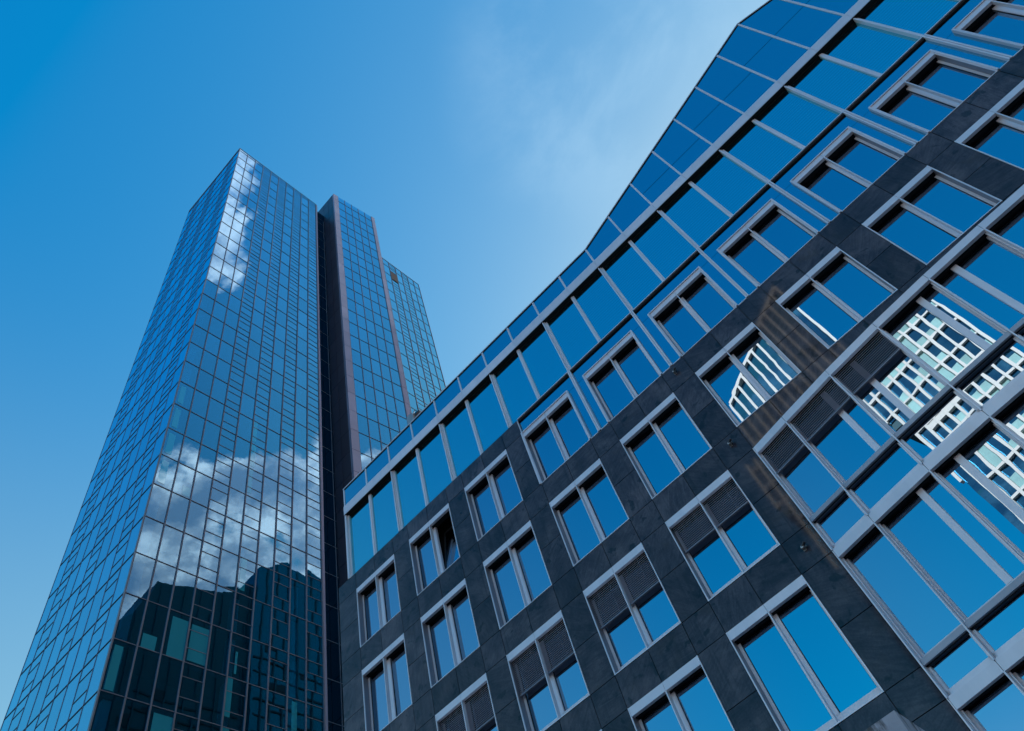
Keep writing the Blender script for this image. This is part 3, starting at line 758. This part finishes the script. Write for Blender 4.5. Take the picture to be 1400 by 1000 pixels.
tr_ = MB(FA); tr_.box(0.05, WA-0.05, -14.4, -0.06, HT-0.5, HT-0.3); tr_.box(24.5, 39.6, -13, -0.06, H3-0.5, H3-0.3); tr_.box(0.35, L2-0.35, -7.95, -0.31, H2-0.45, H2-0.2, F2)
tr_.build('roof', 'roofing', tower)
bw = MB(FA); bw.box(0.05, WA, -14.6, -14.3, 0, HT-0.02); bw.box(WA-0.3, WA, -14.3, -0.95, 0, HT-0.02); bw.box(24.4, 39.6, -13.4, -13.1, 0, H3); bw.box(39.3, 39.6, -13.1, -0.1, 0, H3-0.02)
bw.build('rear_wall', 'tower_side', tower)

# ================================================================== buildings the glass mirrors (they stand behind and beside the viewer)
wt = thing('white_high_rise', 'white gridded high-rise with a slanted open crown, mirrored in the slate building windows', 'building')
FW = Fr((0, -50, 0), (-1, 0, 0), (0, 1, 0))       # facade looks towards the slate block
WL, WRr = -9.9, 7.0                                # x range
def crown(x): return 82.8+0.69*(x-WL)
wm = MB(); wg = MB(); wtz = MB()
npan = 13; pit = (WRr-WL)/npan
ZG = 73.5; fl_ = 3.3
zl = [ZG-fl_*k for k in range(23)]
for k in range(npan+1):
    x = WL+pit*k; u = -x
    wm.prism([(u-0.17, 0), (u+0.17, 0), (u+0.17, crown(x)-0.05), (u-0.17, crown(x)-0.05)], -0.35, 0.30, FW)
for z in zl:
    wm.box(-WRr, -WL, -0.3, 0.12, z-0.16, z+0.16, FW)
for z in (ZG-fl_*4-0.8, ZG-fl_*4, ZG-fl_*11, ZG-fl_*11-0.8): wm.box(-WRr, -WL, -0.3, 0.2, z-0.45, z+0.45, FW)
wm.box(-WL+1.13, -WL+1.47, -0.35, 0.3, 52, ZG-2, FW); wm.box(-WL+2.43, -WL+2.77, -0.35, 0.3, 63, ZG-2, FW)
for z in zl[1:6]: wm.box(-WL+0.18, -WL+(2.6 if z > 63 else 1.3), -0.3, 0.1, z-0.14, z+0.14, FW)
wg.box(-WL+0.02, -WL+1.13, -0.30, -0.26, 0, 63, FW); wg.box(-WL+0.02, -WL+2.6, -0.30, -0.26, 63, ZG-2.1, FW)
wm.prism([(-WL, crown(WL)-0.35), (-WRr, crown(WRr)-0.35), (-WRr, crown(WRr)+0.35), (-WL, crown(WL)+0.35)], -0.36, 0.31, FW)
wm.build('white_grid', 'white_cladding', wt)
random.seed(5)
for k in range(npan):
    a = -(WL+pit*(k+1)); b = -(WL+pit*k)
    for z1, z0 in zip(zl, zl[1:]):
        q = z0+random.choice((0, 0, 0.4, 0.6, 1))*(z1-z0)
        if q > z0+0.1: wtz.box(a+0.02, b-0.02, -0.3, -0.24, z0, q, FW)
        if q < z1-0.1: wg.box(a+0.02, b-0.02, -0.3, -0.26, q, z1, FW)
wg.box(-WRr, -WL, -0.30, -0.26, ZG+0.2, 80, FW)
wg.prism([(-WL, 80.02), (-WRr, 80.02), (-WRr, crown(WRr)-0.4), (-WL, crown(WL)-0.4)], -0.30, -0.26, FW)
wg.build('window_band', 'white_tower_glass', wt, kind='stuff'); wtz.build('drawn_blinds', 'teal_blind', wt, kind='stuff')
wc = MB(FW); wc.box(-WRr+0.05, -WL+1.1, -18, -0.4, 0, ZG-3); wc.box(-WL+1.12, -WL+2.6, -18, -0.4, 62, ZG-3); wc.box(-WRr+0.06, -WL-0.05, -17.9, -0.4, 0, ZG+4); wc.build('body', 'dark_rib', wt)
mm = MB(FW)
mx_ = 0.985*5.21
for s in (-0.45, 0.45):
    mm.box(mx_+s-0.09, mx_+s+0.09, -3.2, -3.0, 78, 89.5); mm.box(mx_+s-0.09, mx_+s+0.09, -2.3, -2.1, 78, 89.5)
for k in range(14): mm.box(mx_-0.5, mx_+0.5, -3.2, -2.1, 78+k*0.85, 78.15+k*0.85)
mm.build('roof_mast', 'white_cladding', wt)

dt = thing('dark_office_tower', 'dark teal ribbed office tower with stepped roof, mirrored low in the glass tower', 'building')
KX = 60.0; kf3 = (KX+39.35+39.35)/39.35
FD = Fr((KX, 0, 0), (0, -1, 0), (-1, 0, 0))       # u = -y
def yk(t): return (15.62+t)*kf3
def zk(z): return ZC+z*kf3
prof = [(-6, 30.0), (-0.06, 36.7), (0.38, 38.0), (0.7, 39.5), (1.5, 39.5), (3.74, 40.4), (6.47, 41.5), (7.46, 42.3), (7.9, 42.3)]
pro2 = [(7.9, 43.7), (8.98, 44.5), (10.25, 45.3), (11.6, 45.6), (13.35, 45.1), (14.77, 44.2), (15.6, 43.6), (19, 40)]
d_ = MB(FD); d2_ = MB(FD); dr = MB(FD); dw = MB(FD)
d_.prism([(-yk(t), zk(z)) for t, z in prof] + [(-yk(7.9), 0), (-yk(-6), 0)], -25, 0)
d2_.prism([(-yk(t), zk(z)) for t, z in pro2] + [(-yk(19), 0), (-yk(7.9), 0)], -25, 2.0)
for k in range(26):
    t = -5.6+k*0.95
    pr_ = prof if t < 7.7 else pro2
    z = None
    for (a, za), (b, zb) in zip(pr_, pr_[1:]):
        if a <= t < b: z = za+(zb-za)*(t-a)/(b-a)
    if z is None: continue
    dd = 0.0 if t < 7.7 else 2.0
    dr.box(-yk(t)-0.16, -yk(t)+0.16, dd+0.01, dd+0.4, 0, zk(z)-0.6)
random.seed(3)
for k in range(150):
    t = random.uniform(-5, 18); zz0 = 12+3.7*random.randrange(0, 38); dd = 0.0 if t < 7.6 else 2.0
    lim_ = 118 if t < 7.6 else 132
    if t < 0.5: lim_ = 100
    if zz0 > lim_ or 7.3 < t < 8.2: continue
    ww_ = random.choice((1.2, 2.4, 4.8)); dw.box(-yk(t)-ww_/2, -yk(t)+ww_/2, dd+0.02, dd+0.12, zz0, zz0+random.choice((1.2, 2.4)))
for zz0 in range(8, 116, 4): dw.box(-yk(7.4), -yk(0.8), 0.02, 0.2, zz0, zz0+0.5)
for zz0 in range(8, 132, 4): dw.box(-yk(15.4), -yk(8.1), 2.02, 2.2, zz0, zz0+0.4)
dw.build('window_band', 'dark_band', dt, kind='stuff')
d_.build('low_block', 'dark_rib', dt); d2_.build('high_block', 'dark_tower_glass', dt); dr.build('ribs', 'dark_rib', dt)

ct = thing('city_skyscraper', 'plain gridded skyscraper standing far behind the slate building, shading the glass tower', 'building')
FC = Fr((-2.0, 155.0, 0), Vector((math.cos(RAD(SUN_AZ)), -math.sin(RAD(SUN_AZ)), 0)), Vector((-math.sin(RAD(SUN_AZ)), -math.cos(RAD(SUN_AZ)), 0)))
cb = MB(FC); cb.box(-10.5, 10.5, -20, 0, 0, 177); cb.build('body', 'dark_tower_glass', ct)
cr = MB(FC)
for k in range(15): cr.box(-10.5+k*1.5-0.12, -10.5+k*1.5+0.12, 0.002, 0.25, 0, 177)
for k in range(48): cr.box(-10.3, 10.3, 0.002, 0.15, k*3.6+3, k*3.6+3.9)
cr.build('facade_grid', 'tower_metal', ct)
